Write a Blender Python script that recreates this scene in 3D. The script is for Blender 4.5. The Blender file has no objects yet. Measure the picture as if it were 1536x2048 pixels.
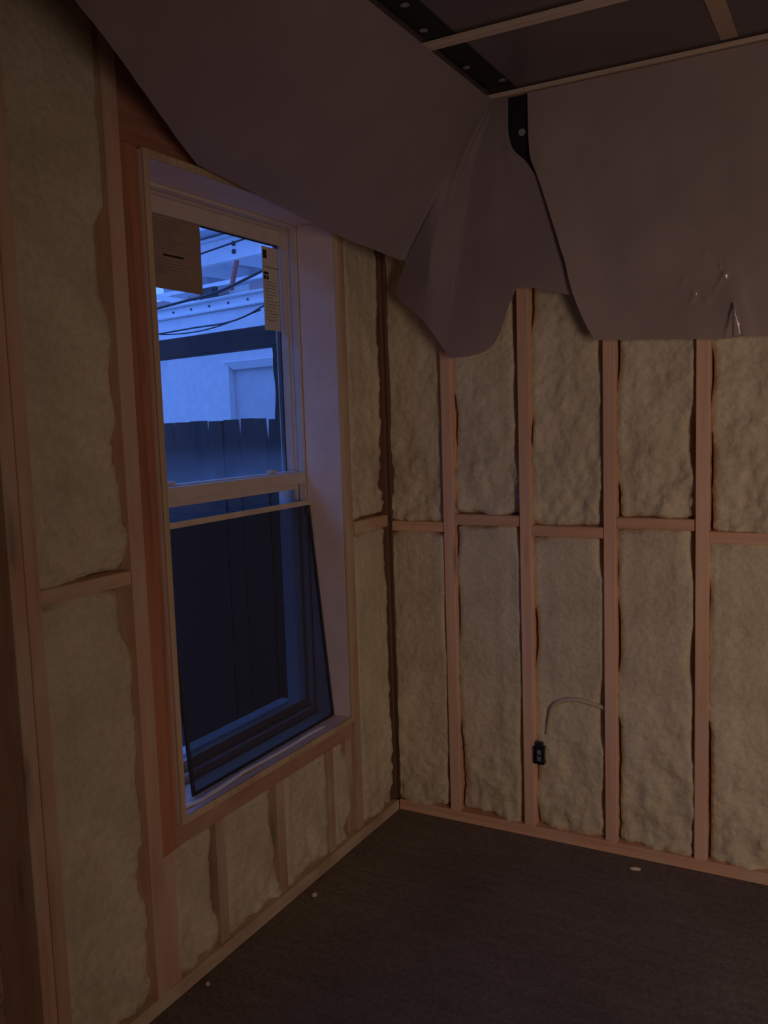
import bpy, bmesh, math, random
from mathutils import Vector, Matrix, noise
random.seed(7)
S = bpy.context.scene
COL = S.collection

# ------------------------------------------------------------------ camera
cam_d = bpy.data.cameras.new('camera')
cam_d.sensor_fit = 'VERTICAL'
cam_d.sensor_height = 24.0
cam_d.sensor_width = 18.0
cam_d.lens = 1757.7 * 24.0 / 2048.0
cam_d.clip_start = 0.02
cam = bpy.data.objects.new('camera', cam_d)
COL.objects.link(cam)
R_ = Vector((0.87594241, 0.48132853, -0.03236871))
U_ = Vector((-0.02161335, 0.10618558, 0.9941114))
F_ = Vector((-0.48193127, 0.87008475, -0.10341558))
cam.matrix_world = Matrix(((R_.x, U_.x, -F_.x, 1.640), (R_.y, U_.y, -F_.y, -3.010),
                           (R_.z, U_.z, -F_.z, 1.5718), (0, 0, 0, 1)))
S.camera = cam

# ------------------------------------------------------------------ light
W = bpy.data.worlds.new('dusk_sky')
S.world = W
W.use_nodes = True
bg = W.node_tree.nodes['Background']
bg.inputs['Color'].default_value = (0.12, 0.28, 1.0, 1)
bg.inputs['Strength'].default_value = 2.0

def area_lamp(name, loc, target, sx, sy, power, color):
    d = bpy.data.lights.new(name, 'AREA')
    d.shape = 'RECTANGLE'
    d.size, d.size_y, d.energy, d.color = sx, sy, power, color
    o = bpy.data.objects.new(name, d)
    COL.objects.link(o)
    o.location = loc
    o.rotation_euler = (Vector(target) - Vector(loc)).to_track_quat('-Z', 'Y').to_euler()
    return o
# the warm light that falls in from the next room, behind the camera on the right
lamp = area_lamp('doorway_light', (3.4, -3.0, 1.15), (1.75, 0.0, 0.85), 0.8, 1.6, 9.6, (1.0, 0.77, 0.68))
lamp.data.spread = math.radians(110)

S.view_settings.view_transform = 'Standard'
S.view_settings.look = 'None'
S.view_settings.exposure = 0.0
S.view_settings.gamma = 1.0
S.view_settings.use_curve_mapping = False
S.cycles.use_denoising = True
S.cycles.max_bounces = 10
S.cycles.transparent_max_bounces = 16

# ------------------------------------------------------------------ materials
class NT:
    def __init__(self, name):
        self.m = bpy.data.materials.new(name)
        self.m.use_nodes = True
        self.t = self.m.node_tree
        self.b = self.t.nodes['Principled BSDF']
        self.out = self.t.nodes['Material Output']
    def n(self, typ, **kw):
        nd = self.t.nodes.new(typ)
        for k, v in kw.items():
            if k.startswith('_'):
                setattr(nd, k[1:], v)
            else:
                nd.inputs[k.replace('__', ' ')].default_value = v
        return nd
    def l(self, a, b):
        self.t.links.new(a, b)
    def ramp(self, fac, stops):
        r = self.t.nodes.new('ShaderNodeValToRGB')
        els = r.color_ramp.elements
        while len(els) < len(stops):
            els.new(0.5)
        for e, (p, c) in zip(els, stops):
            e.position = p
            e.color = (c[0], c[1], c[2], 1)
        self.l(fac, r.inputs['Fac'])
        return r.outputs['Color']
    def coords(self, scale=(1, 1, 1), rnd=True):
        tc = self.t.nodes.new('ShaderNodeTexCoord')
        mp = self.n('ShaderNodeMapping')
        mp.inputs['Scale'].default_value = scale
        self.l(tc.outputs['Object'], mp.inputs['Vector'])
        if rnd:
            oi = self.t.nodes.new('ShaderNodeObjectInfo')
            vm = self.n('ShaderNodeVectorMath', _operation='SCALE')
            cb = self.n('ShaderNodeCombineXYZ')
            for s in 'XYZ':
                self.l(oi.outputs['Random'], cb.inputs[s])
            self.l(cb.outputs[0], vm.inputs[0])
            vm.inputs['Scale'].default_value = 37.0
            self.l(vm.outputs[0], mp.inputs['Location'])
        return mp.outputs['Vector']
    def bump(self, h, strength=0.3, dist=0.01):
        b = self.n('ShaderNodeBump', Strength=strength, Distance=dist)
        self.l(h, b.inputs['Height'])
        self.l(b.outputs['Normal'], self.b.inputs['Normal'])
        return b

def mix_col(t, fac, a, b, mode='MIX'):
    m = t.t.nodes.new('ShaderNodeMix')
    m.data_type = 'RGBA'
    m.blend_type = mode
    for sock, v in ((m.inputs[0], fac), (m.inputs[6], a), (m.inputs[7], b)):
        if isinstance(v, (int, float)):
            sock.default_value = v
        elif isinstance(v, tuple):
            sock.default_value = (*v[:3], 1)
        else:
            t.l(v, sock)
    return m.outputs[2]

def plain(name, c, rough=0.6, metal=0.0, var=0.06, scale=12.0, bump=0.0):
    t = NT(name)
    v = t.coords((scale, scale, scale))
    nz = t.n('ShaderNodeTexNoise', Scale=1.0, Detail=5.0)
    t.l(v, nz.inputs['Vector'])
    a = tuple(max(0, x * (1 - 2 * var)) for x in c)
    b = tuple(min(1, x * (1 + 2 * var)) for x in c)
    t.l(t.ramp(nz.outputs['Fac'], [(0.3, a), (0.7, b)]), t.b.inputs['Base Color'])
    t.b.inputs['Roughness'].default_value = rough
    t.b.inputs['Metallic'].default_value = metal
    if bump:
        t.bump(nz.outputs['Fac'], bump, 0.004)
    return t.m

def wood(name, c, c2, axis='Z', knots=True, rough=0.75, dark=0.25, spray=0.0):
    """lumber with grain along one local axis and a few dark knots"""
    t = NT(name)
    sc = {'X': (1.2, 45, 45), 'Y': (45, 1.2, 45), 'Z': (45, 45, 1.2)}[axis]
    v = t.coords(sc)
    g = t.n('ShaderNodeTexNoise', Scale=1.0, Detail=6.0, Roughness=0.6)
    t.l(v, g.inputs['Vector'])
    col = t.ramp(g.outputs['Fac'], [(0.28, c2), (0.5, c), (0.75, tuple(min(1, x * 1.12) for x in c))])
    sc2 = {'X': (0.9, 5, 5), 'Y': (5, 0.9, 5), 'Z': (5, 5, 0.9)}[axis]
    v2 = t.coords(sc2)
    b = t.n('ShaderNodeTexNoise', Scale=1.0, Detail=3.0)
    t.l(v2, b.inputs['Vector'])
    shade = t.ramp(b.outputs['Fac'], [(0.3, (0.72, 0.66, 0.62)), (0.65, (1, 1, 1))])
    col = mix_col(t, 1.0, col, shade, 'MULTIPLY')
    if knots:
        sk = {'X': (3.2, 22, 22), 'Y': (22, 3.2, 22), 'Z': (22, 22, 3.2)}[axis]
        v3 = t.coords(sk)
        vo = t.n('ShaderNodeTexVoronoi', Scale=1.0)
        t.l(v3, vo.inputs['Vector'])
        sep = t.t.nodes.new('ShaderNodeSeparateColor')
        t.l(vo.outputs['Color'], sep.inputs[0])
        pick = t.n('ShaderNodeMath', _operation='GREATER_THAN')
        t.l(sep.outputs[0], pick.inputs[0])
        pick.inputs[1].default_value = 0.82
        near = t.ramp(vo.outputs['Distance'], [(0.10, (1, 1, 1)), (0.24, (0.35, 0.35, 0.35)), (0.36, (0, 0, 0))])
        mul = t.n('ShaderNodeMath', _operation='MULTIPLY')
        t.l(near, mul.inputs[0]); t.l(pick.outputs[0], mul.inputs[1])
        col = mix_col(t, mul.outputs[0], col, tuple(x * dark for x in c))
    if spray:
        so = {'X': (5, 14, 14), 'Y': (14, 5, 14), 'Z': (14, 14, 4)}[axis]
        v4 = t.coords(so)
        o4 = t.n('ShaderNodeTexNoise', Scale=1.0, Detail=5.0)
        t.l(v4, o4.inputs['Vector'])
        f4 = t.ramp(o4.outputs['Fac'], [(0.38, (spray * 0.25,) * 3), (0.66, (spray,) * 3)])
        col = mix_col(t, f4, col, (0.72, 0.58, 0.38))
    t.l(col, t.b.inputs['Base Color'])
    t.b.inputs['Roughness'].default_value = rough
    t.bump(g.outputs['Fac'], 0.15, 0.002)
    return t.m

def foam_mat():
    t = NT('spray_foam')
    tc = t.t.nodes.new('ShaderNodeTexCoord')
    n1 = t.n('ShaderNodeTexNoise', Scale=5.0, Detail=4.0)
    n2 = t.n('ShaderNodeTexNoise', Scale=60.0, Detail=5.0, Roughness=0.6)
    n3 = t.n('ShaderNodeTexVoronoi', Scale=48.0, _feature='SMOOTH_F1')
    for q in (n1, n2, n3):
        t.l(tc.outputs['Object'], q.inputs['Vector'])
    col = t.ramp(n1.outputs['Fac'], [(0.3, (0.66, 0.55, 0.36)), (0.7, (0.82, 0.70, 0.48))])
    col = mix_col(t, 1.0, col, t.ramp(n2.outputs['Fac'], [(0.3, (0.86, 0.84, 0.82)), (0.6, (1, 1, 1))]), 'MULTIPLY')
    t.l(col, t.b.inputs['Base Color'])
    t.b.inputs['Roughness'].default_value = 0.7
    ad = t.n('ShaderNodeMath', _operation='ADD')
    t.l(n2.outputs['Fac'], ad.inputs[0]); t.l(n3.outputs['Distance'], ad.inputs[1])
    t.bump(ad.outputs[0], 0.55, 0.006)
    return t.m

def film_mat(name, c, trans=0.25, rough=0.35, gloss=0.5):
    """milky plastic film: diffuse, partly translucent, softly glossy"""
    t = NT(name)
    tc = t.t.nodes.new('ShaderNodeTexCoord')
    n1 = t.n('ShaderNodeTexNoise', Scale=3.5, Detail=4.0)
    n2 = t.n('ShaderNodeTexNoise', Scale=35.0, Detail=4.0)
    for q in (n1, n2):
        t.l(tc.outputs['Object'], q.inputs['Vector'])
    col = t.ramp(n1.outputs['Fac'], [(0.3, tuple(x * 0.9 for x in c)), (0.7, tuple(min(1, x * 1.08) for x in c))])
    t.l(col, t.b.inputs['Base Color'])
    t.b.inputs['Roughness'].default_value = rough
    t.b.inputs['Specular IOR Level'].default_value = gloss
    t.bump(n2.outputs['Fac'], 0.08, 0.004)
    tr = t.n('ShaderNodeBsdfTranslucent')
    t.l(col, tr.inputs['Color'])
    mx = t.n('ShaderNodeMixShader', Fac=trans)
    t.l(t.b.outputs[0], mx.inputs[1]); t.l(tr.outputs[0], mx.inputs[2])
    t.l(mx.outputs[0], t.out.inputs['Surface'])
    return t.m

def see_through(name, c, alpha, rough=0.6, gloss=0.5):
    """surface with real holes (alpha of them open): insect mesh, clear glass"""
    t = NT(name)
    t.b.inputs['Base Color'].default_value = (*c, 1)
    t.b.inputs['Roughness'].default_value = rough
    t.b.inputs['Specular IOR Level'].default_value = gloss
    tr = t.n('ShaderNodeBsdfTransparent')
    mx = t.n('ShaderNodeMixShader', Fac=alpha)
    t.l(t.b.outputs[0], mx.inputs[1]); t.l(tr.outputs[0], mx.inputs[2])
    t.l(mx.outputs[0], t.out.inputs['Surface'])
    return t

def glass_mat():
    t = NT('window_glass')
    tr = t.n('ShaderNodeBsdfTransparent')
    tr.inputs['Color'].default_value = (0.93, 0.96, 0.97, 1)
    gl = t.n('ShaderNodeBsdfGlossy', Roughness=0.02)
    mx = t.n('ShaderNodeMixShader', Fac=0.035)
    t.l(tr.outputs[0], mx.inputs[1]); t.l(gl.outputs[0], mx.inputs[2])
    t.l(mx.outputs[0], t.out.inputs['Surface'])
    return t.m

def dusty_glass_mat():
    """the upper pane: condensation / dust gathered on its lowest hand's breadth"""
    t = NT('dusty_window_glass')
    tr = t.n('ShaderNodeBsdfTransparent')
    tr.inputs['Color'].default_value = (0.93, 0.96, 0.97, 1)
    gl = t.n('ShaderNodeBsdfGlossy', Roughness=0.02)
    mx = t.n('ShaderNodeMixShader', Fac=0.035)
    t.l(tr.outputs[0], mx.inputs[1]); t.l(gl.outputs[0], mx.inputs[2])
    tl = t.n('ShaderNodeBsdfTranslucent')
    tl.inputs['Color'].default_value = (0.75, 0.75, 0.75, 1)
    tc = t.t.nodes.new('ShaderNodeTexCoord')
    sp = t.t.nodes.new('ShaderNodeSeparateXYZ')
    t.l(tc.outputs['Object'], sp.inputs[0])
    nz = t.n('ShaderNodeTexNoise', Scale=14.0, Detail=4.0)
    t.l(tc.outputs['Object'], nz.inputs['Vector'])
    mr = t.n('ShaderNodeMapRange')
    mr.inputs['From Min'].default_value = -0.435
    mr.inputs['From Max'].default_value = -0.31
    mr.inputs['To Min'].default_value = 0.30
    mr.inputs['To Max'].default_value = 0.02
    t.l(sp.outputs['Z'], mr.inputs['Value'])
    mul = t.n('ShaderNodeMath', _operation='MULTIPLY')
    t.l(mr.outputs[0], mul.inputs[0])
    t.l(t.ramp(nz.outputs['Fac'], [(0.25, (0.45,) * 3), (0.75, (1.1,) * 3)]), mul.inputs[1])
    m2 = t.n('ShaderNodeMixShader')
    t.l(mul.outputs[0], m2.inputs[0]); t.l(mx.outputs[0], m2.inputs[1]); t.l(tl.outputs[0], m2.inputs[2])
    t.l(m2.outputs[0], t.out.inputs['Surface'])
    return t.m

def floor_mat():
    t = NT('subfloor')
    v = t.coords((1, 1, 1), False)
    a = t.n('ShaderNodeTexNoise', Scale=2.2, Detail=6.0)
    b = t.n('ShaderNodeTexNoise', Scale=90.0, Detail=4.0)
    c = t.n('ShaderNodeTexNoise', Scale=1.0, Detail=5.0)
    for q in (a, b):
        t.l(v, q.inputs['Vector'])
    v2 = t.coords((3, 40, 3), False)
    t.l(v2, c.inputs['Vector'])
    col = t.ramp(a.outputs['Fac'], [(0.3, (0.155, 0.122, 0.102)), (0.7, (0.245, 0.198, 0.17))])
    col = mix_col(t, 1.0, col, t.ramp(b.outputs['Fac'], [(0.35, (0.7, 0.7, 0.7)), (0.65, (1.1, 1.1, 1.1))]), 'MULTIPLY')
    col = mix_col(t, 0.6, col, t.ramp(c.outputs['Fac'], [(0.35, (0.75, 0.72, 0.7)), (0.6, (1, 1, 1))]), 'MULTIPLY')
    t.l(col, t.b.inputs['Base Color'])
    t.b.inputs['Roughness'].default_value = 0.6
    t.bump(b.outputs['Fac'], 0.25, 0.003)
    return t.m

M = {}
M['foam'] = foam_mat()
M['stud'] = wood('fir_stud', (0.78, 0.43, 0.27), (0.62, 0.31, 0.19), 'Z', spray=0.65)
M['stud_b'] = wood('bright_fir_stud', (0.95, 0.54, 0.36), (0.80, 0.41, 0.26), 'Z', spray=0.45)
M['red_stud'] = wood('reddish_fir_stud', (0.62, 0.26, 0.14), (0.42, 0.15, 0.08), 'Z', dark=0.12)
M['block'] = wood('fir_blocking', (0.86, 0.45, 0.27), (0.66, 0.31, 0.18), 'X', spray=0.5)
M['block_y'] = wood('fir_blocking_y', (0.70, 0.38, 0.22), (0.50, 0.25, 0.14), 'Y', spray=0.75)
M['header'] = wood('header_lumber', (0.50, 0.22, 0.13), (0.34, 0.13, 0.08), 'Y')
M['sill_lumber'] = wood('sill_lumber', (0.50, 0.26, 0.16), (0.36, 0.17, 0.10), 'Y', spray=0.4)
M['plate_y'] = wood('foamed_plate', (0.56, 0.36, 0.24), (0.42, 0.26, 0.17), 'Y', spray=0.85)
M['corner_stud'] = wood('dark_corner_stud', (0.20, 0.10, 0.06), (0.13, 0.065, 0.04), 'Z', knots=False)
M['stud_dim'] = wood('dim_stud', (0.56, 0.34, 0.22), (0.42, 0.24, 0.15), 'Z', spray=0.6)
M['osb'] = plain('sheathing', (0.42, 0.26, 0.15), 0.8, var=0.2, scale=40)
M['drywall'] = plain('drywall', (0.42, 0.36, 0.32), 0.8)
M['jamb'] = plain('primed_jamb', (0.88, 0.66, 0.53), 0.55, var=0.03)
M['jamb_edge'] = wood('jamb_raw_edge', (0.74, 0.54, 0.34), (0.62, 0.44, 0.27), 'Z', knots=False)
M['vinyl'] = plain('window_vinyl', (0.72, 0.58, 0.47), 0.4, var=0.03)
M['vinyl_out'] = plain('outer_vinyl', (0.78, 0.78, 0.8), 0.4, var=0.03)
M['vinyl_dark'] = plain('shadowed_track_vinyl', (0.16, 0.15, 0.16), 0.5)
M['gasket'] = plain('black_gasket', (0.02, 0.02, 0.025), 0.6)
M['glass'] = glass_mat()
M['dusty'] = dusty_glass_mat()
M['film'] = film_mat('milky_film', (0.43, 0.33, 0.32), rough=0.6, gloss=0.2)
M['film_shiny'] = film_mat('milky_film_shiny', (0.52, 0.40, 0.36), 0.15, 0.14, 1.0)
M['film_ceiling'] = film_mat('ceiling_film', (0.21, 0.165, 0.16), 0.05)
M['membrane'] = plain('black_membrane', (0.012, 0.012, 0.016), 0.55, bump=0.2)
M['washer'] = plain('grey_washer', (0.42, 0.40, 0.40), 0.45, 0.3)
M['batten'] = wood('pale_batten', (0.78, 0.60, 0.44), (0.66, 0.48, 0.34), 'X', knots=False)
M['joist'] = plain('joist_streak', (0.62, 0.42, 0.28), 0.5)
M['floor'] = floor_mat()
M['mesh'] = see_through('insect_mesh', (0.035, 0.035, 0.04), 0.42).m
M['screen_frame'] = plain('screen_frame', (0.70, 0.56, 0.42), 0.45)
M['screen_dark'] = plain('screen_spline', (0.03, 0.03, 0.035), 0.5)
M['paper'] = plain('paper_label', (0.72, 0.62, 0.50), 0.7, var=0.04)
M['paper_brown'] = plain('brown_paper_label', (0.40, 0.27, 0.18), 0.7, var=0.05)
M['ink'] = plain('black_ink', (0.02, 0.018, 0.018), 0.6)
M['ink_grey'] = plain('grey_ink', (0.22, 0.19, 0.17), 0.6)
M['strip'] = plain('plastic_strip', (0.88, 0.88, 0.90), 0.18)
M['box'] = plain('outlet_plastic', (0.02, 0.021, 0.03), 0.45)
M['outlet'] = plain('device_grey', (0.22, 0.22, 0.25), 0.4)
M['cable'] = plain('foamed_cable', (0.60, 0.50, 0.34), 0.7, bump=0.3)
M['scrap'] = plain('pale_scrap', (0.80, 0.66, 0.48), 0.7)
M['white_wall'] = plain('white_stucco', (0.74, 0.74, 0.74), 0.85, var=0.03, scale=20, bump=0.2)
M['white_trim'] = plain('white_trim', (0.84, 0.84, 0.84), 0.6, var=0.02)
M['grey_door'] = plain('pale_grey_door', (0.58, 0.56, 0.56), 0.6, var=0.03)
M['steel'] = plain('white_steel', (0.90, 0.91, 0.92), 0.4, var=0.03)
M['roofing'] = plain('pale_roofing', (0.62, 0.66, 0.72), 0.35, var=0.03)
M['fence'] = wood('weathered_fence', (0.040, 0.031, 0.028), (0.022, 0.018, 0.017), 'Z', knots=False)
M['dark_wood'] = wood('dark_stained_wood', (0.05, 0.04, 0.04), (0.028, 0.023, 0.024), 'X', knots=False)
M['wire'] = plain('black_wire', (0.012, 0.012, 0.016), 0.5)
M['red_wood'] = plain('red_brown_wood', (0.42, 0.12, 0.09), 0.7)
M['pink_wood'] = plain('pinkish_board', (0.66, 0.48, 0.46), 0.7)
M['dark_box'] = plain('dark_box', (0.04, 0.038, 0.04), 0.6)
M['dark_sky_blocker'] = plain('dark_sky_blocker', (0.10, 0.09, 0.085), 0.8)  # only for the unseen wall added to block sky light
M['ground'] = plain('pale_concrete', (0.30, 0.29, 0.28), 0.95, var=0.1)

# ------------------------------------------------------------------ helpers
def link(name, me, mat, parent=None, loc=(0, 0, 0)):
    o = bpy.data.objects.new(name, me)
    COL.objects.link(o)
    if mat is not None and not me.materials:
        me.materials.append(mat)
    if parent is not None:
        o.parent = parent
        off = Vector(parent.get('_at', (0, 0, 0)))
        o.location = Vector(loc) - off
    else:
        o.location = loc
    o['_at'] = tuple(Vector(loc))
    return o

_cache = {}
def box_mesh(dx, dy, dz, bev=0.002, key=None):
    k = (round(dx, 4), round(dy, 4), round(dz, 4), bev, key)
    if k in _cache:
        return _cache[k]
    bm = bmesh.new()
    bmesh.ops.create_cube(bm, size=1.0)
    for v in bm.verts:
        v.co.x *= dx; v.co.y *= dy; v.co.z *= dz
    if bev:
        bmesh.ops.bevel(bm, geom=list(bm.edges), offset=min(bev, 0.3 * min(dx, dy, dz)), segments=1, affect='EDGES')
    me = bpy.data.meshes.new('board')
    bm.to_mesh(me); bm.free()
    _cache[k] = me
    return me

def box(name, lo, hi, mat, parent=None, bev=0.002):
    lo, hi = Vector(lo), Vector(hi)
    d = hi - lo
    me = box_mesh(abs(d.x), abs(d.y), abs(d.z), bev, mat.name)
    return link(name, me, mat, parent, (lo + hi) / 2)

def struct(name, lo, hi, mat):
    o = box(name, lo, hi, mat, None, 0)
    o['kind'] = 'structure'
    return o

def anchor(name, loc, label=None, cat=None, kind=None, group=None):
    o = bpy.data.objects.new(name, None)
    o.empty_display_size = 0.05
    COL.objects.link(o)
    o.location = loc
    o['_at'] = tuple(loc)
    tag(o, label, cat, kind, group)
    return o

def tag(o, label=None, cat=None, kind=None, group=None):
    if label: o['label'] = label
    if cat: o['category'] = cat
    if kind: o['kind'] = kind
    if group: o['group'] = group
    return o

def from_bm(name, bm, mat, parent=None, smooth=False, loc=(0, 0, 0)):
    me = bpy.data.meshes.new(name)
    bm.to_mesh(me); bm.free()
    if smooth:
        for p in me.polygons:
            p.use_smooth = True
    return link(name, me, mat, parent, loc)

def multi_box(name, boxes, mat, parent=None, loc=(0, 0, 0)):
    """several boxes that are one rigid piece (a frame, a wall with a hole)"""
    bm = bmesh.new()
    for lo, hi in boxes:
        lo, hi = Vector(lo), Vector(hi)
        r = bmesh.ops.create_cube(bm, size=1.0)
        c, d = (lo + hi) / 2, hi - lo
        for v in r['verts']:
            v.co = Vector((v.co.x * d.x, v.co.y * d.y, v.co.z * d.z)) + c - Vector(loc)
    return from_bm(name, bm, mat, parent, False, loc)

def tube(name, pts, rad, mat, parent=None, seg=8, rads=None):
    """a round cable along points, as a mesh"""
    P = [Vector(p) for p in pts]
    fine = []
    for i in range(len(P) - 1):
        p0, p1, p2, p3 = P[max(i - 1, 0)], P[i], P[i + 1], P[min(i + 2, len(P) - 1)]
        for k in range(6):
            t = k / 6
            fine.append(0.5 * ((2 * p1) + (p2 - p0) * t + (2 * p0 - 5 * p1 + 4 * p2 - p3) * t * t + (3 * p1 - p0 - 3 * p2 + p3) * t ** 3))
    fine.append(P[-1])
    c0 = fine[0].copy()
    bm = bmesh.new()
    rings = []
    for i, p in enumerate(fine):
        d = (fine[min(i + 1, len(fine) - 1)] - fine[max(i - 1, 0)]).normalized()
        s = d.cross(Vector((0.013, 0.21, 0.97))).normalized()
        u = s.cross(d)
        rings.append([bm.verts.new(p - c0 + (s * math.cos(a) + u * math.sin(a)) * rad)
                      for a in [2 * math.pi * k / seg for k in range(seg)]])
    for a, b in zip(rings, rings[1:]):
        for k in range(seg):
            bm.faces.new((a[k], a[(k + 1) % seg], b[(k + 1) % seg], b[k]))
    bm.faces.new(rings[0][::-1]); bm.faces.new(rings[-1])
    bmesh.ops.recalc_face_normals(bm, faces=bm.faces)
    return from_bm(name, bm, mat, parent, True, c0)

# ------------------------------------------------------------------ room shell
H = 2.69
RX, RY = 4.2, -4.6                       # far right wall, wall behind the camera
T = 0.14                                 # 2x6 framing

floor = struct('floor', (-0.14, RY - 0.1, -0.12), (RX + 0.1, 0.14, 0.0), M['floor'])
tag(floor, 'dark dusty subfloor running to both foam filled walls')
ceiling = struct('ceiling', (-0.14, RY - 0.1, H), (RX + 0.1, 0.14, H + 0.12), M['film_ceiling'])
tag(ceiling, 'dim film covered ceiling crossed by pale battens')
WY0, WY1, WZ0, WZ1 = -1.273, -0.3463, 0.484, 2.2796      # outside of the window's inner jamb
wall_left = multi_box('wall_left', [((-0.16, RY - 0.1, -0.12), (-T, WY0 + 0.0195, H + .12)),
                                    ((-0.16, WY1 - 0.0195, -0.12), (-T, 0.16, H + .12)),
                                    ((-0.16, WY0 + 0.0195, -0.12), (-T, WY1 - 0.0195, WZ0 + 0.0195)),
                                    ((-0.16, WY0 + 0.0195, WZ1 - 0.0195), (-T, WY1 - 0.0195, H + .12))], M['osb'])
tag(wall_left, 'open stud wall with spray foam around the window', kind='structure')
wall_back = struct('wall_back', (-0.14, T, -0.12), (RX + 0.1, T + 0.02, H + .12), M['osb'])
tag(wall_back, 'open stud wall with foam filled bays facing the camera')
wall_right = struct('wall_right', (RX, RY - 0.1, -0.12), (RX + 0.1, T, H + .12), M['drywall'])
wall_front = struct('wall_front', (-0.14, RY - 0.1, -0.12), (RX, RY, H + .12), M['drywall'])

# ---- framing of the wall that faces the camera (wall_back), front faces on y = 0
PL = 0.042
SX = [0.2505 + 0.3048 * k for k in range(13)]
SW = 0.021
plate = box('bottom_plate', (0.0, 0.0, 0.0), (RX, T, PL), M['block'], wall_back)
box('top_plate', (0.0, 0.0, H - 0.045), (RX, T, H), M['block'], wall_back)
for x in SX:
    jit = random.uniform(-0.002, 0.002)
    box('stud', (x - SW, jit, PL), (x + SW, T, H - 0.045), M['stud_b'], wall_back)
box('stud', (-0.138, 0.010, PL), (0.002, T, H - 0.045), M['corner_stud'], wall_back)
BLK = [1.160, 1.191, 1.158, 1.194, 1.156, 1.19, 1.16, 1.19, 1.16, 1.19, 1.16, 1.19]
edges = [0.003] + [v for x in SX for v in (x - SW, x + SW)]
bays = [(edges[2 * i], edges[2 * i + 1]) for i in range(len(SX))]
BH = 0.019
for i, (a, b) in enumerate(bays):
    zc = BLK[i % len(BLK)]
    box('blocking', (a, 0.006, zc - BH), (b, T, zc + BH), M['block'], wall_back)

# ---- framing of the window wall (wall_left), front faces on x = 0
box('bottom_plate', (-T, RY, 0.0), (0.0, -0.001, PL), M['plate_y'], wall_left)
box('top_plate', (-T, RY, H - 0.045), (0.0, -0.001, H), M['block_y'], wall_left)
def stud_l(y0, y1, z0=PL, z1=H - 0.045, x1=0.0, mat='stud'):
    return box('stud', (-T, y0, z0), (x1, y1, z1), M[mat], wall_left)
stud_l(-1.745, -1.707, x1=-0.002); stud_l(-1.706, -1.668)
stud_l(-1.385, -1.335)                                        # king stud
box('jack_stud', (-T, -1.334, 0.42), (-0.002, WY0 - 0.001, 2.284), M['red_stud'], wall_left)
stud_l(-1.334, -1.290, PL, 0.418, -0.004)
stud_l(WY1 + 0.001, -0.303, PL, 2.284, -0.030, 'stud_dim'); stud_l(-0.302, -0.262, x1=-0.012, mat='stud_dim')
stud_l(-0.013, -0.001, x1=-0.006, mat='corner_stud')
for y in (-2.30, -2.95, -3.6, -4.2):
    stud_l(y - 0.019, y + 0.019)
box('rough_sill', (-T, -1.289, 0.420), (-0.006, WY1, 0.480), M['sill_lumber'], wall_left)
CR = [(-1.108, -1.068), (-0.806, -0.764), (-0.500, -0.462)]
for a, b in CR:
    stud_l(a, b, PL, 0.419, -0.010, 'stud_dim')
box('header', (-T, -1.334, 2.286), (-0.010, -0.303, 2.643), M['header'], wall_left)
box('blocking', (-T, -1.667, 1.176), (-0.004, -1.386, 1.212), M['block_y'], wall_left)
box('blocking', (-T, -0.261, 1.160), (-0.004, -0.0135, 1.206), M['block_y'], wall_left)

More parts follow.
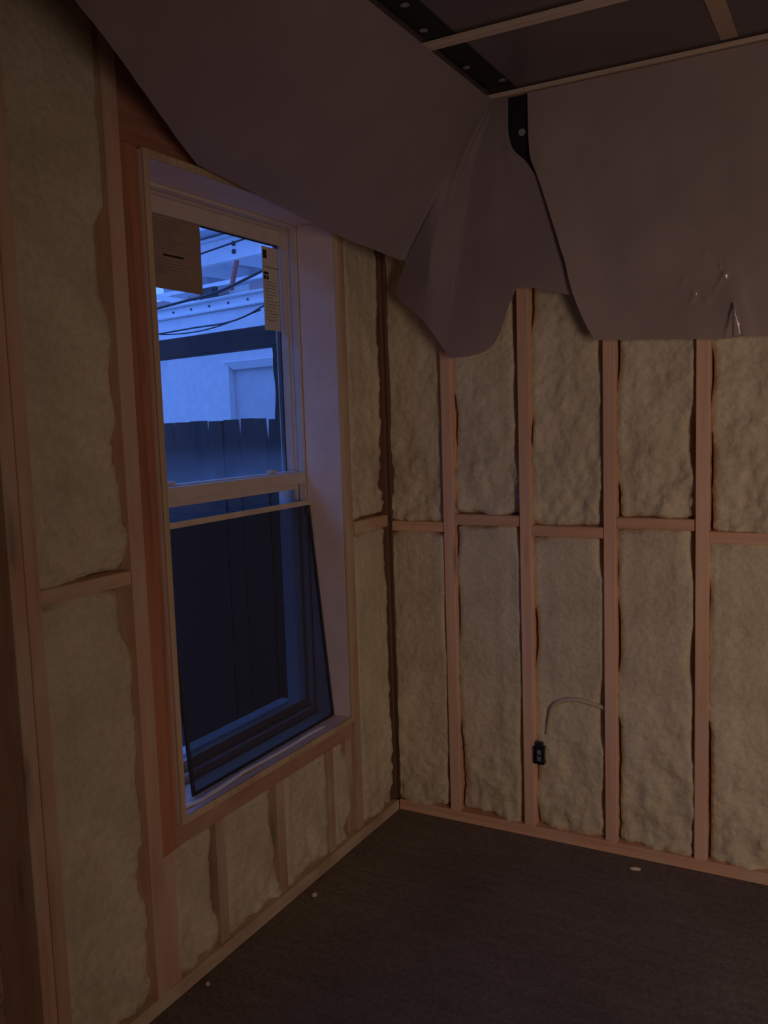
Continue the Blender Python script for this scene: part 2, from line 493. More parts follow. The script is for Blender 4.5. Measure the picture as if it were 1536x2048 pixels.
# ---- spray foam, one lumpy panel in each bay
def foam(plane, a0, a1, z0, z1, parent, base=-0.020, seed=0, gaps=(0.02, 0.02), res=0.0125, lump=1.0):
    """plane 'y': panel in wall_back spanning x; 'x': panel in wall_left spanning y"""
    nu, nv = max(6, int((a1 - a0) / res)), max(6, int((z1 - z0) / res))
    c0 = Vector(((a0 + a1) / 2, 0, (z0 + z1) / 2)) if plane == 'y' else Vector((0, (a0 + a1) / 2, (z0 + z1) / 2))
    off = Vector((seed * 7.31, seed * 3.17, seed * 1.7))
    vs, fs = [], []
    for j in range(nv + 1):
        for i in range(nu + 1):
            a = a0 + (a1 - a0) * i / nu
            z = z0 + (z1 - z0) * j / nv
            p = Vector((a, z, 0)) + off
            low = 1.0 - (z - z0) / (z1 - z0)                     # the lower end of a bay is lumpier
            amp = lump * (0.5 + 2.2 * low ** 3)
            h = base + 0.010 * noise.noise(Vector((p.x * 3.2, p.y * 1.3, p.z))) 
            h += 0.007 * amp * noise.noise(Vector((p.x * 14, p.y * 11, 3.1 + p.z)))
            h += 0.0055 * amp * (abs(noise.noise(Vector((p.x * 30, p.y * 30, 7.7)))) * 2 - 0.6)
            h += 0.0025 * noise.noise(Vector((p.x * 70, p.y * 70, 1.1)))
            h += 0.003 * noise.noise(Vector((p.x * 26, p.y * 1.2, 5.5)))  # spray streaks
            # rounded, ragged edges that leave cracks next to the lumber here and there
            cl = noise.noise(Vector((1.3 + seed, p.y * 5, 0.2)))
            cr = noise.noise(Vector((9.3 + seed, p.y * 5, 0.7)))
            cz = noise.noise(Vector((p.x * 7, 4.4, seed)))
            for dist, cc, g in ((a - a0, cl, gaps[0]), (a1 - a, cr, gaps[1]), (z - z0, cz, 0.010), (z1 - z, cz, 0.012)):
                if g < 0:
                    continue
                cc = min(1.0, max(0.0, cc * 2.2 + 0.25))
                w = 0.010 + g * cc
                if dist < w:
                    k = 1 - dist / w
                    h -= (0.006 + 0.045 * cc) * k * k
                elif dist < 0.03 and cc < 0.1:
                    h += 0.006 * (1 - dist / 0.03)
            h = min(h, 0.003)
            vs.append((a - c0.x, -h, z - c0.z) if plane == 'y' else (h, a - c0.y, z - c0.z))
    for j in range(nv):
        for i in range(nu):
            q = j * (nu + 1) + i
            f = (q, q + 1, q + nu + 2, q + nu + 1)
            fs.append(f)
    me = bpy.data.meshes.new('foam_panel')
    me.from_pydata(vs, [], fs)
    for p in me.polygons:
        p.use_smooth = True
    me.update()
    return link('foam_panel', me, M['foam'], parent, c0)

seed = 1
for i, (a, b) in enumerate(bays[:8]):
    zc = BLK[i]
    foam('y', a, b, PL, zc - BH, wall_back, seed=seed, base=-0.013 if i else -0.008,
         gaps=(0.010 if i else -1, 0.035 if i in (2, 3) else 0.02)); seed += 1
    foam('y', a, b, zc + BH, H - 0.045, wall_back, seed=seed, base=-0.020,
         gaps=(0.012 if i else -1, 0.05 if i in (2, 3) else 0.03)); seed += 1
for (y0, y1, z0, z1, gp) in [(-1.667, -1.386, PL, 1.176, (0.02, 0.06)), (-1.667, -1.386, 1.212, H - .045, (0.015, 0.05)),
                            (-1.289, -1.108, PL, 0.419, (0.02, 0.03)), (-1.068, -0.806, PL, 0.419, (0.03, 0.03)),
                            (-0.764, -0.500, PL, 0.419, (0.02, 0.06)), (-0.462, -0.347, PL, 0.419, (0.01, 0.05)),
                            (-0.261, -0.0135, PL, 1.160, (0.02, 0.004)), (-0.261, -0.0135, 1.206, H - .045, (0.02, 0.004))]:
    foam('x', y0, y1, z0, z1, wall_left, seed=seed, gaps=gp, base=-0.016); seed += 1

# the cable buried under foam that arches to the outlet
tube('cable', [(0.620, 0.021, 0.40), (0.629, 0.019, 0.45), (0.640, 0.015, 0.495), (0.660, 0.015, 0.525), (0.700, 0.015, 0.542),
               (0.745, 0.015, 0.546), (0.790, 0.017, 0.538), (0.836, 0.023, 0.526)], 0.0085, M['cable'], wall_back)

# ------------------------------------------------------------------ window
win = anchor('window_1', (-0.07, -0.81, WZ0), 'tall pale window with upper and lower sash and deep jamb', None, 'structure')
J = 0.020
XO = -0.140
# deep jamb lining with a raw front edge
def jamb_piece(name, lo, hi):
    o = box(name, lo, hi, M['jamb'], win)
    return o
jamb_piece('side_jamb', (XO, WY1 - J, WZ0 + J), (0.008, WY1, WZ1 - J))
jamb_piece('side_jamb', (XO, WY0, WZ0 + J), (0.008, WY0 + J, WZ1 - J))
jamb_piece('head_jamb', (XO, WY0, WZ1 - J), (0.008, WY1, WZ1))
jamb_piece('window_sill', (XO, WY0, WZ0), (0.008, WY1, WZ0 + J))
e1 = 0.014
multi_box('jamb_edge', [((0.0081, WY0, WZ0), (e1, WY0 + J, WZ1)), ((0.0081, WY1 - J, WZ0), (e1, WY1, WZ1)),
                        ((0.0081, WY0 + J, WZ1 - J), (e1, WY1 - J, WZ1)), ((0.0081, WY0 + J, WZ0), (e1, WY1 - J, WZ0 + J))],
          M['jamb_edge'], win)['label'] = 'raw tan front edge of the jamb'
# vinyl frame, stepped tracks, from x=-0.14 out to x=-0.26
a, b, c, d = WY0 + J, WY1 - J, WZ0 + J, WZ1 - J
def ring(name, x0, x1, w, mat, ys=None, zs=None):
    ya, yb = ys or (a, b)
    za, zb = zs or (c, d)
    return multi_box(name, [((x0, ya, za), (x1, ya + w, zb)), ((x0, yb - w, za), (x1, yb, zb)),
                            ((x0, ya + w, za), (x1, yb - w, za + w)), ((x0, ya + w, zb - w), (x1, yb - w, zb))], mat, win, ((x0 + x1) / 2, (ya + yb) / 2, (za + zb) / 2))
ring('frame', -0.166, -0.1405, 0.010, M['vinyl'])
ring('frame', -0.186, -0.1665, 0.004, M['vinyl'])
ring('frame', -0.205, -0.1865, 0.012, M['vinyl'])
ring('outer_frame', -0.262, -0.2055, 0.004, M['vinyl_out'], None, (c, 1.360))
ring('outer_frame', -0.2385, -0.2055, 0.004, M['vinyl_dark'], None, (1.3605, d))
ring('outer_lip', -0.2420, -0.2390, 0.0055, M['vinyl_out'], None, (1.3605, d))
multi_box('frame_sill', [((-0.20, a + .012, c + 0.010), (-0.1405, b - .012, c + 0.024))], M['vinyl'], win)
multi_box('outer_sill', [((-0.31, a - 0.02, c - 0.012), (-0.2625, b + 0.02, c + 0.026))], M['vinyl_out'], win)
# meeting rail, upper sash (further out) and lower sash
box('meeting_rail', (-0.168, a + .0105, 1.357), (-0.1395, b - .0105, 1.397), M['vinyl'], win)
box('sash_lock_ledge', (-0.199, a + .013, 1.386), (-0.169, b - .013, 1.402), M['vinyl_out'], win)
for yy in (-1.035, -0.52):
    box('tilt_latch', (-0.192, yy - 0.020, 1.4025), (-0.172, yy + 0.020, 1.412), M['vinyl'], win)
ya, yb = a + .0045, b - .0045
def sash(name, x0, x1, z0, z1, wl, wr, wb, wt, mat):
    multi_box(name, [((x0, ya, z0), (x1, ya + wl, z1)), ((x0, yb - wr, z0), (x1, yb, z1)),
                     ((x0, ya + wl, z0), (x1, yb - wr, z0 + wb)), ((x0, ya + wl, z1 - wt), (x1, yb - wr, z1))], mat, win)
sash('upper_sash', -0.2163, -0.2057, 1.372, d - .0045, 0.008, 0.006, 0.022, 0.056, M['vinyl'])
sash('gasket', -0.2178, -0.2166, 1.372, d - .0045, 0.010, 0.009, 0.024, 0.061, M['gasket'])
box('upper_pane', (-0.2235, ya, 1.375), (-0.2182, yb, d - .006), M['dusty'], win, 0)
ya, yb = a + .013, b - .013
sash('lower_sash', -0.182, -0.168, c + .025, 1.356, 0.016, 0.012, 0.030, 0.020, M['vinyl'])
box('lower_pane', (-0.178, ya + .0165, c + .0555), (-0.173, yb - .0125, 1.3355), M['glass'], win, 0)
# paper labels on the upper pane
XL = -0.2120
def label_on(name, y0, y1, z0, z1, mat, marks):
    o = box(name, (XL, y0, z0), (XL + 0.0012, y1, z1), mat, win, 0)
    for (u0, u1, v0, v1, ik) in marks:
        box('print', (XL + 0.0013, y0 + (y1 - y0) * u0, z0 + (z1 - z0) * v0),
            (XL + 0.0018, y0 + (y1 - y0) * u1, z0 + (z1 - z0) * v1), M[ik], o, 0)
    return o
rn = random.Random(3)
mk = [(0.42, 0.72, 0.455, 0.485, 'ink')]
for k in range(11):
    v = 0.95 - k * 0.040
    mk.append((0.12, rn.uniform(0.55, 0.92), v, v + 0.008, 'ink_grey'))
for k in range(5):
    v = 0.40 - k * 0.045
    mk.append((0.12, rn.uniform(0.5, 0.9), v, v + 0.008, 'ink_grey'))
label_on('paper_label', -1.095, -0.800, 1.984, 2.197, M['paper_brown'], mk)['label'] = 'tan paper label with black bar and fine print'
mk = [(0.05, 0.28, 0.86, 0.96, 'ink'), (0.05, 0.34, 0.665, 0.70, 'ink'), (0.05, 0.20, 0.61, 0.655, 'ink'), (0.24, 0.36, 0.61, 0.655, 'ink'),
      (0.0, 1.0, 0.755, 0.762, 'ink')]
for k in range(13):
    v = 0.575 - k * 0.038
    mk.append((0.10, rn.uniform(0.6, 0.95), v, v + 0.007, 'ink_grey'))
label_on('paper_label', -0.478, -0.386, 1.900, 2.186, M['paper'], mk)['label'] = 'narrow pale paper label with black print'

# ------------------------------------------------------------------ insect screen leaning in the opening
SYA, SYB = -1.143, -0.372
zt, zb_, xt, xb = 1.296, 0.5045, -0.1325, -0.060
Ls = math.hypot(zt - zb_, xt - xb)
scr = anchor('insect_screen', (xb, (SYA + SYB) / 2, zb_), 'dark framed insect screen leaning on the window sill against the meeting rail', 'insect screen')
scr.rotation_euler = (0, math.atan2(xt - xb, zt - zb_), 0)
scr['_at'] = (0, 0, 0)
hw = (SYB - SYA) / 2
def scr_part(name, boxes, mat):
    return multi_box(name, boxes, mat, scr)
fw_ = 0.010
scr_part('frame_rail', [((-0.004, -hw, Ls - 0.018), (0.004, hw, Ls))], M['screen_frame'])['label'] = 'pale top rail'
scr_part('frame_rail', [((-0.004, -hw, 0), (0.004, hw, fw_ * .6))], M['screen_dark'])
scr_part('frame_stile', [((-0.004, -hw, fw_ * .6), (0.004, -hw + fw_, Ls - 0.018))], M['screen_dark'])
scr_part('frame_stile', [((-0.004, hw - fw_, fw_ * .6), (0.004, hw, Ls - 0.018))], M['screen_dark'])
scr_part('corner_clip', [((0.0041, -hw + .010, Ls - 0.050), (0.006, -hw + 0.03, Ls - 0.022))], M['screen_dark'])
scr_part('corner_clip', [((0.0041, hw - .03, Ls - 0.050), (0.006, hw - 0.010, Ls - 0.022))], M['screen_dark'])
scr_part('screen_mesh', [((-0.0005, -hw + fw_, fw_ * .6), (0.0005, hw - fw_, Ls - 0.018))], M['mesh'])

# pale strip lying on the sill in front of the screen, curling at its near end
bm = bmesh.new()
prev = None
SP = [(-0.030, -1.236), (-0.026, -1.16), (-0.030, -1.06), (-0.034, -0.98), (-0.028, -0.96), (-0.034, -0.85), (-0.030, -0.70), (-0.034, -0.58), (-0.026, -0.51), (-0.024, -0.49)]
for i, (x, y) in enumerate(SP):
    w = 0.014 if i < 3 else 0.011
    if i >= len(SP) - 2: w = 0.005
    zz = WZ0 + J + 0.0012 + (0.006 if i in (0, 4) else 0.0)
    row = [bm.verts.new((x - w, y, zz)), bm.verts.new((x, y, zz + 0.004)), bm.verts.new((x + w, y, zz))]
    if prev:
        for k in range(2):
            bm.faces.new((prev[k], prev[k + 1], row[k + 1], row[k]))
    prev = row
bmesh.ops.recalc_face_normals(bm, faces=bm.faces)
bmesh.ops.solidify(bm, geom=list(bm.faces), thickness=0.001)
st = from_bm('plastic_strip', bm, M['strip'], None, True)
tag(st, 'pale plastic strip lying along the window sill in front of the screen', 'strip')

# ------------------------------------------------------------------ hanging film
def cat(P, t):
    n = len(P) - 1
    f = min(max(t * n, 0), n - 1e-6)
    i = int(f); s = f - i
    p0, p1, p2, p3 = P[max(i - 1, 0)], P[i], P[i + 1], P[min(i + 2, n)]
    return 0.5 * ((2 * p1) + (p2 - p0) * s + (2 * p0 - 5 * p1 + 4 * p2 - p3) * s * s + (3 * p1 - p0 - 3 * p2 + p3) * s ** 3)

def sheet(name, columns, mat, sag, nv=44, sub=7, wr=0.004, smooth=True):
    """columns: lists of points from the top edge to the free lower edge"""
    cols = []
    for ci in range(len(columns) - 1):
        A, B = [[Vector(p) for p in columns[k]] for k in (ci, ci + 1)]
        for s in range(sub + (1 if ci == len(columns) - 2 else 0)):
            cols.append((ci + s / sub, A, B, s / sub))
    ROWS = [[cat([Vector(p) for p in c], j / nv) for c in columns] for j in range(nv + 1)]
    bm = bmesh.new()
    grid = []
    for u, A, B, s in cols:
        line = []
        for j in range(nv + 1):
            v = j / nv
            p = cat(A, v) * (1 - s) + cat(B, v) * s if smooth is False else cat(ROWS[j], u / (len(columns) - 1))
            bell = math.sin(math.pi * v)
            p = p + Vector(sag(u, v)) * bell
            fade = min(1, v * 4)
            p += Vector((noise.noise(p * 5.0), noise.noise(p * 5.0 + Vector((9, 9, 9))), 0)) * wr * 2 * fade
            p += Vector((noise.noise(p * 19.0), noise.noise(p * 19.0 + Vector((5, 5, 5))), 0)) * wr * 0.5 * fade
            line.append(bm.verts.new(p))
        grid.append(line)
    for g, h in zip(grid, grid[1:]):
        for j in range(nv):
            bm.faces.new((g[j], g[j + 1], h[j + 1], h[j]))
    bmesh.ops.recalc_face_normals(bm, faces=bm.faces)
    return from_bm(name, bm, mat, None, True)

ZT = 2.6675
C1 = [[(0.466, -2.48, ZT), (0.255, -1.80, 2.485), (0.03, -1.082, 2.278)],  # sheet control points taken from image pixels, cast to chosen depths
      [(0.466, -1.45, ZT), (0.258, -1.20, 2.47), (0.040, -0.929, 2.256)],
      [(0.466, -1.05, ZT), (0.265, -0.89, 2.463), (0.045, -0.717, 2.233)],
      [(0.466, -0.65, ZT), (0.282, -0.545, 2.455), (0.060, -0.430, 2.196)],
      [(0.466, -0.38, ZT), (0.305, -0.32, 2.455), (0.090, -0.251, 2.174)],
      [(0.466, -0.18, ZT), (0.332, -0.165, 2.455), (0.130, -0.102, 2.151)],
      [(0.466, -0.09, ZT), (0.348, -0.115, 2.455), (0.250, -0.125, 2.28), (0.148, -0.088, 2.141)],
      [(0.470, -0.022, ZT), (0.362, -0.075, 2.455), (0.277, -0.120, 2.184), (0.222, -0.100, 2.050), (0.080, -0.050, 2.036)],
      [(0.474, -0.020, ZT), (0.383, -0.062, 2.46), (0.306, -0.098, 2.20), (0.262, -0.092, 2.05), (0.204, -0.080, 1.932)],
      [(0.478, -0.020, ZT), (0.402, -0.050, 2.46), (0.340, -0.07, 2.19), (0.277, -0.060, 1.820)],
      [(0.482, -0.020, ZT), (0.420, -0.045, 2.46), (0.362, -0.055, 2.19), (0.312, -0.060, 1.789)],
      [(0.494, -0.020, ZT), (0.470, -0.038, 2.47), (0.465, -0.048, 2.19), (0.462, -0.050, 1.819)],
      [(0.506, -0.020, ZT), (0.505, -0.032, 2.49), (0.520, -0.040, 2.23), (0.534, -0.050, 1.967)],
      [(0.515, -0.020, ZT), (0.525, -0.030, 2.52), (0.558, -0.036, 2.30), (0.575, -0.045, 2.015)],
      [(0.525, -0.020, ZT), (0.533, -0.028, 2.511), (0.607, -0.030, 2.415), (0.689, -0.032, 2.213), (0.739, -0.032, 1.975)]]
def sag1(u, v):
    k = min(1, u / 2) * (1 if u < 6 else max(0, 7 - u))
    return (0.012 * k, 0, -0.010 * k)
s1 = sheet('plastic_sheet', C1, M['film'], sag1)
tag(s1, 'milky plastic sheet draped from the ceiling over the window head and into the corner', 'plastic sheet')

C2 = [[(0.595, -0.022, 2.664), (0.605, -0.030, 2.473), (0.632, -0.040, 2.386), (0.692, -0.048, 2.211), (0.760, -0.055, 1.972), (0.827, -0.050, 1.817)]]
for x, yb, zb2 in ((0.90, -.040, 1.812), (1.005, -0.034, 1.807), (1.12, -.036, 1.80), (1.234, -0.044, 1.792), (1.292, -0.055, 1.796), (1.36, -0.034, 1.792),
                   (1.6, -.035, 1.79), (1.9, -.035, 1.79)):
    t = (x - 0.827) / (1.9 - 0.827)
    xt_ = 0.595 + t * (1.9 - 0.595)
    C2.append([(xt_, -0.022, 2.664), (xt_ * .7 + x * .3, -0.030, 2.42), (xt_ * .3 + x * .7, -0.034, 2.10), (x, yb, zb2)])
s2 = sheet('plastic_sheet', C2, M['film_shiny'], lambda u, v: (0, -0.006, 0), nv=140, sub=16, wr=0.003)
tag(s2, 'milky plastic sheet hung flat over the upper stud wall with crinkled lower edge', 'plastic sheet')
# sharp crinkles pressed into its lower right region
def in_tri(p, a, b, c):
    d = [(p[0] - q[0]) * (r[1] - q[1]) - (r[0] - q[0]) * (p[1] - q[1]) for q, r in ((a, b), (b, c), (c, a))]
    return all(x >= 0 for x in d) or all(x <= 0 for x in d)
FACETS = [((1.263, 1.903), (1.232, 1.793), (1.262, 1.800), 0.41), ((1.263, 1.903), (1.262, 1.800), (1.291, 1.797), 0.37),
          ((1.128, 1.908), (1.145, 1.957), (1.165, 1.921), 0.42), ((1.200, 1.942), (1.228, 1.993), (1.238, 1.971), 0.40),
          ((1.228, 1.993), (1.261, 1.999), (1.238, 1.971), 0.43), ((1.205, 2.006), (1.221, 2.019), (1.269, 2.033), 0.40),
          ((1.165, 2.027), (1.179, 2.087), (1.181, 2.045), 0.42), ((1.165, 1.915), (1.205, 1.925), (1.190, 1.905), 0.40),
          ((1.09, 1.965), (1.115, 1.990), (1.125, 1.972), 0.36)]
for v in s2.data.vertices:
    p = (v.co.x, v.co.z)
    for fa, fb, fc, tilt in FACETS:
        if in_tri(p, fa, fb, fc):
            cx, cz = (fa[0] + fb[0] + fc[0]) / 3, (fa[1] + fb[1] + fc[1]) / 3
            v.co.y += tilt * (p[0] - cx) - 0.175 * (p[1] - cz) - 0.004
            break

# ------------------------------------------------------------------ ceiling details
def washer_mesh():
    bm = bmesh.new()
    r = bmesh.ops.create_cone(bm, cap_ends=True, segments=20, radius1=0.0125, radius2=0.0115, depth=0.002)
    r = bmesh.ops.create_cone(bm, cap_ends=True, segments=12, radius1=0.0055, radius2=0.004, depth=0.0035)
    me = bpy.data.meshes.new('washer'); bm.to_mesh(me); bm.free()
    return me
wm = washer_mesh()
ms = box('membrane_strip', (0.468, -3.2, H - 0.0045), (0.556, -0.02, H - 0.0005), M['membrane'], ceiling, 0)
ms['label'] = 'black membrane strip between the film sheets'
for (x, y) in ((0.518, -0.776), (0.491, -0.608), (0.487, -0.290), (0.545, -0.127), (0.50, -1.0), (0.53, -1.25)):
    o = link('washer', wm, M['washer'], ms, (x, y, H - 0.0058))
mw = box('membrane_strip', (0.500, -0.016, 2.30), (0.5945, -0.0125, 2.664), M['membrane'], wall_back, 0)
mw['label'] = 'black membrane strip beside the corner'
o = link('washer', wm, M['washer'], mw, (0.572, -0.0178, 2.541))
o.rotation_euler = (math.pi / 2, 0, 0)
box('batten', (0.440, -0.030, H - 0.021), (RX, -0.012, H - 0.006), M['batten'], ceiling)
box('batten', (0.445, -0.538, H - 0.021), (RX, -0.500, H - 0.006), M['batten'], ceiling)
box('batten', (0.445, -1.038, H - 0.021), (RX, -1.000, H - 0.006), M['batten'], ceiling)
box('joist_streak', (1.218, -0.49, H - 0.0025), (1.268, -0.04, H - 0.0005), M['joist'], ceiling, 0)  # pale strip standing in for a joist faintly seen through the film

# ------------------------------------------------------------------ outlet
ob = anchor('outlet_box', (0.595, 0.0, 0.29), 'small black electrical outlet box fixed beside a stud low on the foam wall', 'outlet')
multi_box('box', [((0.5765, -0.010, 0.291), (0.5795, 0.045, 0.357)), ((0.6135, -0.010, 0.291), (0.6165, 0.045, 0.357)),
                  ((0.5795, -0.010, 0.291), (0.6135, 0.045, 0.294)), ((0.5795, -0.010, 0.354), (0.6135, 0.045, 0.357)), ((0.5795, 0.02, 0.294), (0.6135, 0.024, 0.354))],
          M['box'], ob, (0.5965, 0.0, 0.324))
multi_box('receptacle', [((0.584, -0.006, 0.297), (0.609, 0.019, 0.351))], M['box'], ob, (0.5965, 0.0, 0.324))
for zc in (0.312, 0.336):
    multi_box('socket_face', [((0.5905, -0.0085, zc - 0.008), (0.6045, -0.0061, zc + 0.008))], M['outlet'], ob, (0.5965, -0.0072, zc))
box('mounting_tab', (0.583, -0.007, 0.3572), (0.610, 0.012, 0.372), M['box'], ob)

# ------------------------------------------------------------------ scraps on the floor
def scrap(loc, size, label, seed):
    bm = bmesh.new()
    bmesh.ops.create_icosphere(bm, subdivisions=2, radius=1.0)
    for v in bm.verts:
        k = 1 + 0.35 * noise.noise(v.co * 1.7 + Vector((seed, 0, 0)))
        v.co = Vector((v.co.x * size[0] * k, v.co.y * size[1] * k, max(0, v.co.z + 0.35) * size[2]))
    o = from_bm('foam_scrap', bm, M['scrap'], None, True, loc)
    o.rotation_euler = (0, 0, 0.5 * seed)
    tag(o, label, 'scrap')
scrap((0.963, -0.082, 0.0005), (0.020, 0.007, 0.008), 'pale wood chip on the floor near the foam stud wall', 0.5)
scrap((0.050, -0.705, 0.0005), (0.010, 0.008, 0.010), 'pale foam crumb on the floor below the window', 2.0)
scrap((0.034, -1.229, 0.0005), (0.007, 0.006, 0.007), 'tiny foam crumb on the floor nearest the camera below the window', 3.0)

# ------------------------------------------------------------------ outside
tA = math.radians(77.2)
E_ = Vector((-math.sin(tA), math.cos(tA), 0))           # along the neighbours' walls, away from this house
N_ = Vector((math.cos(tA), math.sin(tA), 0))            # their depth direction
CN = 0.0
def out_rot():
    return Matrix(((E_.x, N_.x, 0, 0), (E_.y, N_.y, 0, 0), (0, 0, 1, 0), (0, 0, 0, 1)))
N0 = -2.571776                                          # depth of the viewpoint along N_
def oanchor(name, s, dpt, z, label, cat_):
    o = bpy.data.objects.new(name, None)
    o.empty_display_size = 0.1
    COL.objects.link(o)
    m = out_rot()
    m.translation = E_ * s + N_ * (N0 + dpt) + Vector((0, 0, z))
    o.matrix_world = m
    o['_o'] = (s, dpt, z)
    tag(o, label, cat_)
    return o
def obox(name, par, s, dp, z, mat, bev=0.003, rot=None):
    """box in the outside frame: ranges along the wall, in depth and in height; parent is an oanchor"""
    ps, pd, pz = par['_o']
    lo = Vector((min(s) - ps, min(dp) - pd, min(z) - pz)); hi = Vector((max(s) - ps, max(dp) - pd, max(z) - pz))
    me = box_mesh(*(hi - lo), bev, mat.name)
    o = bpy.data.objects.new(name, me)
    if not me.materials: me.materials.append(mat)
    COL.objects.link(o)
    o.parent = par
    o.location = (lo + hi) / 2
    if rot: o.rotation_euler = rot
    return o

ground = struct('ground', (-14, -12, -0.55), (-0.17, 16, -0.35), M['ground'])

# unseen overhang and side-yard wall, both added to block sky light at the window
eave_blocker = struct('eave_sky_blocker_1', (-0.75, RY - 0.1, 2.83), (-0.161, 0.3, 2.98), M['white_trim'])
facing = struct('wall_sky_blocker', (-2.3, -10.0, -0.4), (-2.1, -0.25, 3.3), M['dark_sky_blocker'])

# fence
fe = oanchor('wood_fence', 1.6, 3.0, -0.35, 'dark weathered board fence just outside the window', 'fence')
w, xg = 0.141, []
gaps = {0: 0.004, 1: 0.016, 2: 0.004, 3: 0.018, 4: 0.004, 5: 0.014, 6: 0.004, 7: 0.012, 8: 0.004}
pos = 1.206
rf = random.Random(11)
def fence_board(s0, s1, top, open0, open1):
    # open sides are worn back towards the top, so daylight shows between the boards there
    ps, pd, pz = fe['_o']
    bm = bmesh.new()
    h = (s1 - s0) / 2
    t0, t1 = (0.011 if open0 else 0.001), (0.011 if open1 else 0.001)
    prof = [(-h, 0), (h, 0), (h, top - 0.17), (h - t1, top - 0.05), (h - t1 - 0.004, top), (-h + t0 + 0.004, top), (-h + t0, top - 0.05), (-h, top - 0.17)]
    f = bm.faces.new([bm.verts.new((x, 0, z)) for x, z in prof])
    r = bmesh.ops.extrude_face_region(bm, geom=[f])
    for v in r['geom']:
        if isinstance(v, bmesh.types.BMVert): v.co.y += 0.018
    bmesh.ops.recalc_face_normals(bm, faces=bm.faces)
    o = from_bm('fence_board', bm, M['fence'], None)
    o.parent = fe
    o.location = ((s0 + s1) / 2 - ps, rf.uniform(-0.004, 0.004), 0)
s = 0.30
k = 0
joints = [0.30, 0.44, 0.58, 0.72, 0.86, 1.00, 1.103, 1.206, 1.319, 1.432, 1.566, 1.700, 1.859, 2.018, 2.16, 2.30, 2.45, 2.60, 2.75, 2.90, 3.05, 3.2]
wide = {1.206, 1.432, 1.700, 2.018}
for q0, q1 in zip(joints, joints[1:]):
    fence_board(q0 + 0.001, q1 - 0.001, 1.953 + rf.uniform(-0.006, 0.004), q0 in wide, q1 in wide)
obox('fence_rail', fe, (0.3, 3.2), (3.022, 3.06), (0.0, 0.09), M['fence'])
obox('fence_rail', fe, (0.3, 3.2), (3.022, 3.06), (1.22, 1.31), M['fence'])

# dark timber frame (beam on a rough post)
tf = oanchor('timber_frame', 0.64, 2.6, -0.35, 'dark timber post and beam standing in front of the white building', 'timber frame')
obox('beam', tf, (0.45, 3.2), (2.60, 2.69), (1.916, 2.007), M['dark_wood'])
bm = bmesh.new()
ps, pd, pz = tf['_o']
prev = None
for j in range(60):
    z = -0.35 + j * (1.915 + 0.35) / 59
    e = 0.690 + 0.012 * noise.noise(Vector((3.1, z * 9, 0))) + 0.006 * noise.noise(Vector((1.1, z * 28, 4)))
    row = [bm.verts.new((x - ps, y - pd, z - pz)) for x, y in ((0.53, 2.61), (e, 2.61), (e - 0.006, 2.68), (0.53, 2.68))]
    if prev:
        for q in range(4):
            bm.faces.new((prev[q], prev[(q + 1) % 4], row[(q + 1) % 4], row[q]))
    else:
        bm.faces.new(row[::-1])
    prev = row
bm.faces.new(prev)
bmesh.ops.recalc_face_normals(bm, faces=bm.faces)
po = from_bm('post', bm, M['fence'], None)
po.parent = tf

# neighbour's white building
nb = oanchor('white_building', 3.5, 4.6, -0.35, 'white rendered building with a moulded doorway beyond the fence', 'building')
obox('wall', nb, (3.50, 4.35), (4.6, 4.75), (-0.35, 2.45), M['white_wall'])
obox('wall', nb, (2.2, 3.4999), (4.6, 4.75), (2.10, 2.45), M['white_wall'])
obox('side_wall', nb, (4.3505, 6.0), (4.68, 4.75), (-0.35, 2.45), M['white_wall'])
obox('door_head', nb, (2.2, 3.53), (4.575, 4.5995), (2.080, 2.098), M['white_trim'])
bm = bmesh.new()
vv = []
for x in (3.52, 3.455):
    pass
ps, pd, pz = nb['_o']
prof = [((3.53, 4.575, 2.080), (3.455, 4.615, 2.025)), ((2.2, 4.575, 2.080), (2.2, 4.615, 2.025))]
A0, A1 = [Vector(p) - Vector((ps, pd, pz)) for p in prof[0]]
B0, B1 = [Vector(p) - Vector((ps, pd, pz)) for p in prof[1]]
f = bm.faces.new([bm.verts.new(p) for p in (A0, A1, B1, B0)])
r = bmesh.ops.extrude_face_region(bm, geom=[f])
for v in r['geom']:
    if isinstance(v, bmesh.types.BMVert): v.co.y += 0.03
bmesh.ops.recalc_face_normals(bm, faces=bm.faces)
dh = from_bm('door_cove', bm, M['white_trim'], None); dh.parent = nb
obox('door_panel', nb, (2.2, 3.4995), (4.66, 4.70), (-0.35, 2.099), M['grey_door'])

# white steel patio cover
pc = oanchor('patio_cover', 2.6, 3.4, 2.1, 'white steel patio cover with gutter beams and pale roofing beyond the window', 'patio cover')
obox('gutter_face', pc, (0.6, 4.6), (3.40, 3.44), (2.10, 2.262), M['steel'])
obox('gutter_lip', pc, (0.6, 4.6), (3.375, 3.44), (2.2625, 2.280), M['steel'])
obox('gutter_web', pc, (0.6, 4.6), (3.415, 3.44), (2.2805, 2.330), M['steel'])
obox('gutter_flange', pc, (0.6, 4.6), (3.385, 3.46), (2.3305, 2.345), M['steel'])
for s_ in (1.62, 1.80, 1.981, 2.166, 2.35, 2.54):
    bm = bmesh.new()
    bmesh.ops.create_cone(bm, cap_ends=True, segments=10, radius1=0.007, radius2=0.006, depth=0.006)
    bmesh.ops.rotate(bm, verts=bm.verts, matrix=Matrix.Rotation(math.pi / 2, 3, 'X'))
    o = from_bm('screw', bm, M['wire'], None); o.parent = pc
    o.location = (s_ - 2.6, 3.411 - 3.4, 2.304 - 2.1)
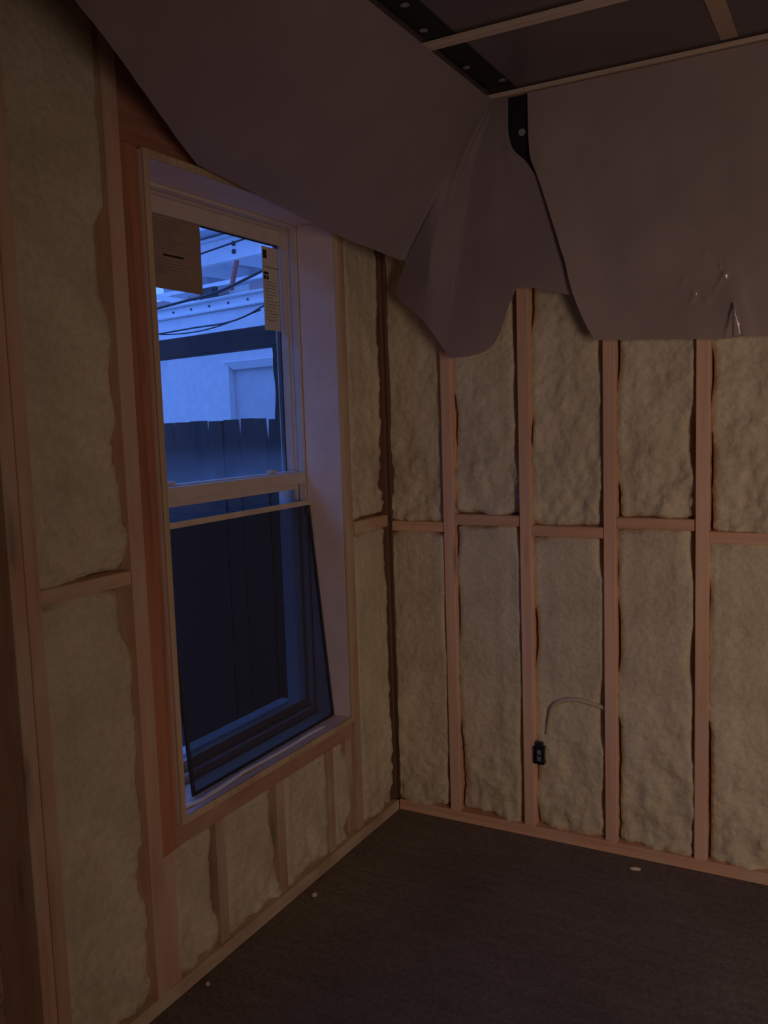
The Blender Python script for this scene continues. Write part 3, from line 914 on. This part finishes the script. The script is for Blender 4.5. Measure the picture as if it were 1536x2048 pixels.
# back header beam with bolts
obox('back_beam', pc, (1.8, 5.2), (4.40, 4.46), (2.83, 3.00), M['steel'])
obox('beam_flange', pc, (1.8, 5.2), (4.36, 4.50), (3.0005, 3.02), M['steel'])
for zz in (2.888, 2.947):
    bm = bmesh.new()
    bmesh.ops.create_cone(bm, cap_ends=True, segments=12, radius1=0.02, radius2=0.018, depth=0.012)
    bmesh.ops.rotate(bm, verts=bm.verts, matrix=Matrix.Rotation(math.pi / 2, 3, 'X'))
    o = from_bm('bolt', bm, M['wire'], None); o.parent = pc
    o.location = (3.107 - 2.6, 4.394 - 3.4, zz - 2.1)
# rafters running away from the gutter, and sheets of roofing above
for s_ in (1.5, 2.1, 2.7, 3.3, 3.9, 4.5):
    obox('rafter', pc, (s_ - 0.02, s_ + 0.02), (4.505, 7.0), (2.84, 2.95), M['steel'])
for i_ in range(7):
    obox('roof_panel', pc, (1.2 + i_ * 0.6, 1.79 + i_ * 0.6), (4.2, 7.2), (3.03 + 0.004 * (i_ % 2), 3.055 + 0.004 * (i_ % 2)), M['roofing'])
obox('lower_rail', pc, (1.8, 5.2), (4.40, 4.44), (2.655, 2.690), M['steel'])
obox('grey_panel', pc, (1.8, 5.2), (5.2, 5.25), (2.66, 3.0), M['roofing'])
# low wall of boards under the rail, dark box on it
bw = oanchor('board_wall', 3.1, 4.5, 2.3, 'pinkish boards standing under the white patio rail', 'board wall')
for i_, s_ in enumerate([2.3 + 0.26 * k for k in range(9)]):
    obox('board', bw, (s_, s_ + 0.25), (4.50 + 0.008 * (i_ % 2), 4.53 + 0.008 * (i_ % 2)), (2.3, 2.654), M['pink_wood'] if i_ % 3 else M['white_trim'])
obox('brace', pc, (3.60, 4.30), (4.395, 4.425), (2.60, 2.645), M['white_trim'], 0.003, (0, -0.22, 0))
db = oanchor('junction_box', 3.41, 4.42, 2.56, 'dark square box under the white rail beyond the window', 'box')
obox('body', db, (3.32, 3.515), (4.36, 4.398), (2.50, 2.653), M['dark_box'])
obox('lid', db, (3.335, 3.50), (4.352, 4.3595), (2.52, 2.64), M['dark_box'])
rs = oanchor('red_stick', 3.0, 4.3, 2.58, 'red brown wooden stick leaning up against the white patio beam', 'stick')
o = obox('shaft', rs, (2.985, 3.015), (4.285, 4.315), (2.575, 2.80), M['red_wood'], 0.004)
o.rotation_euler = (0, -0.40, 0)

# overhead wires
def wire(pts, r, label):
    P = [E_ * s + N_ * (N0 + d_) + Vector((0, 0, z)) for s, d_, z in pts]
    o = tube('utility_wire', P, r, M['wire'], None, 6)
    tag(o, label, 'wire', None)
wire([(2.75, 3.3, 2.315), (2.30, 3.32, 2.340), (1.98, 3.34, 2.362), (1.55, 3.34, 2.435), (1.2, 3.34, 2.50)], 0.0085, 'thick black wire slanting across the white gutter')
wire([(3.9, 4.3, 2.865), (3.3, 4.3, 2.905), (2.6, 4.3, 2.945)], 0.007, 'black wire crossing the bolted white beam')
wire([(2.45, 3.2, 2.145), (2.05, 3.2, 2.150), (1.75, 3.2, 2.150), (1.55, 3.2, 2.175), (1.35, 3.2, 2.23)], 0.005, 'thin black wire sagging just above the dark timber beam')
wire([(2.46, 3.25, 2.150), (2.2, 3.25, 2.135), (1.9, 3.25, 2.145), (1.5, 3.25, 2.20)], 0.004, 'thinnest black wire crossing behind the sagging wire')

for o in bpy.data.objects:
    for k in ('_at', '_o'):
        if k in o.keys():
            del o[k]
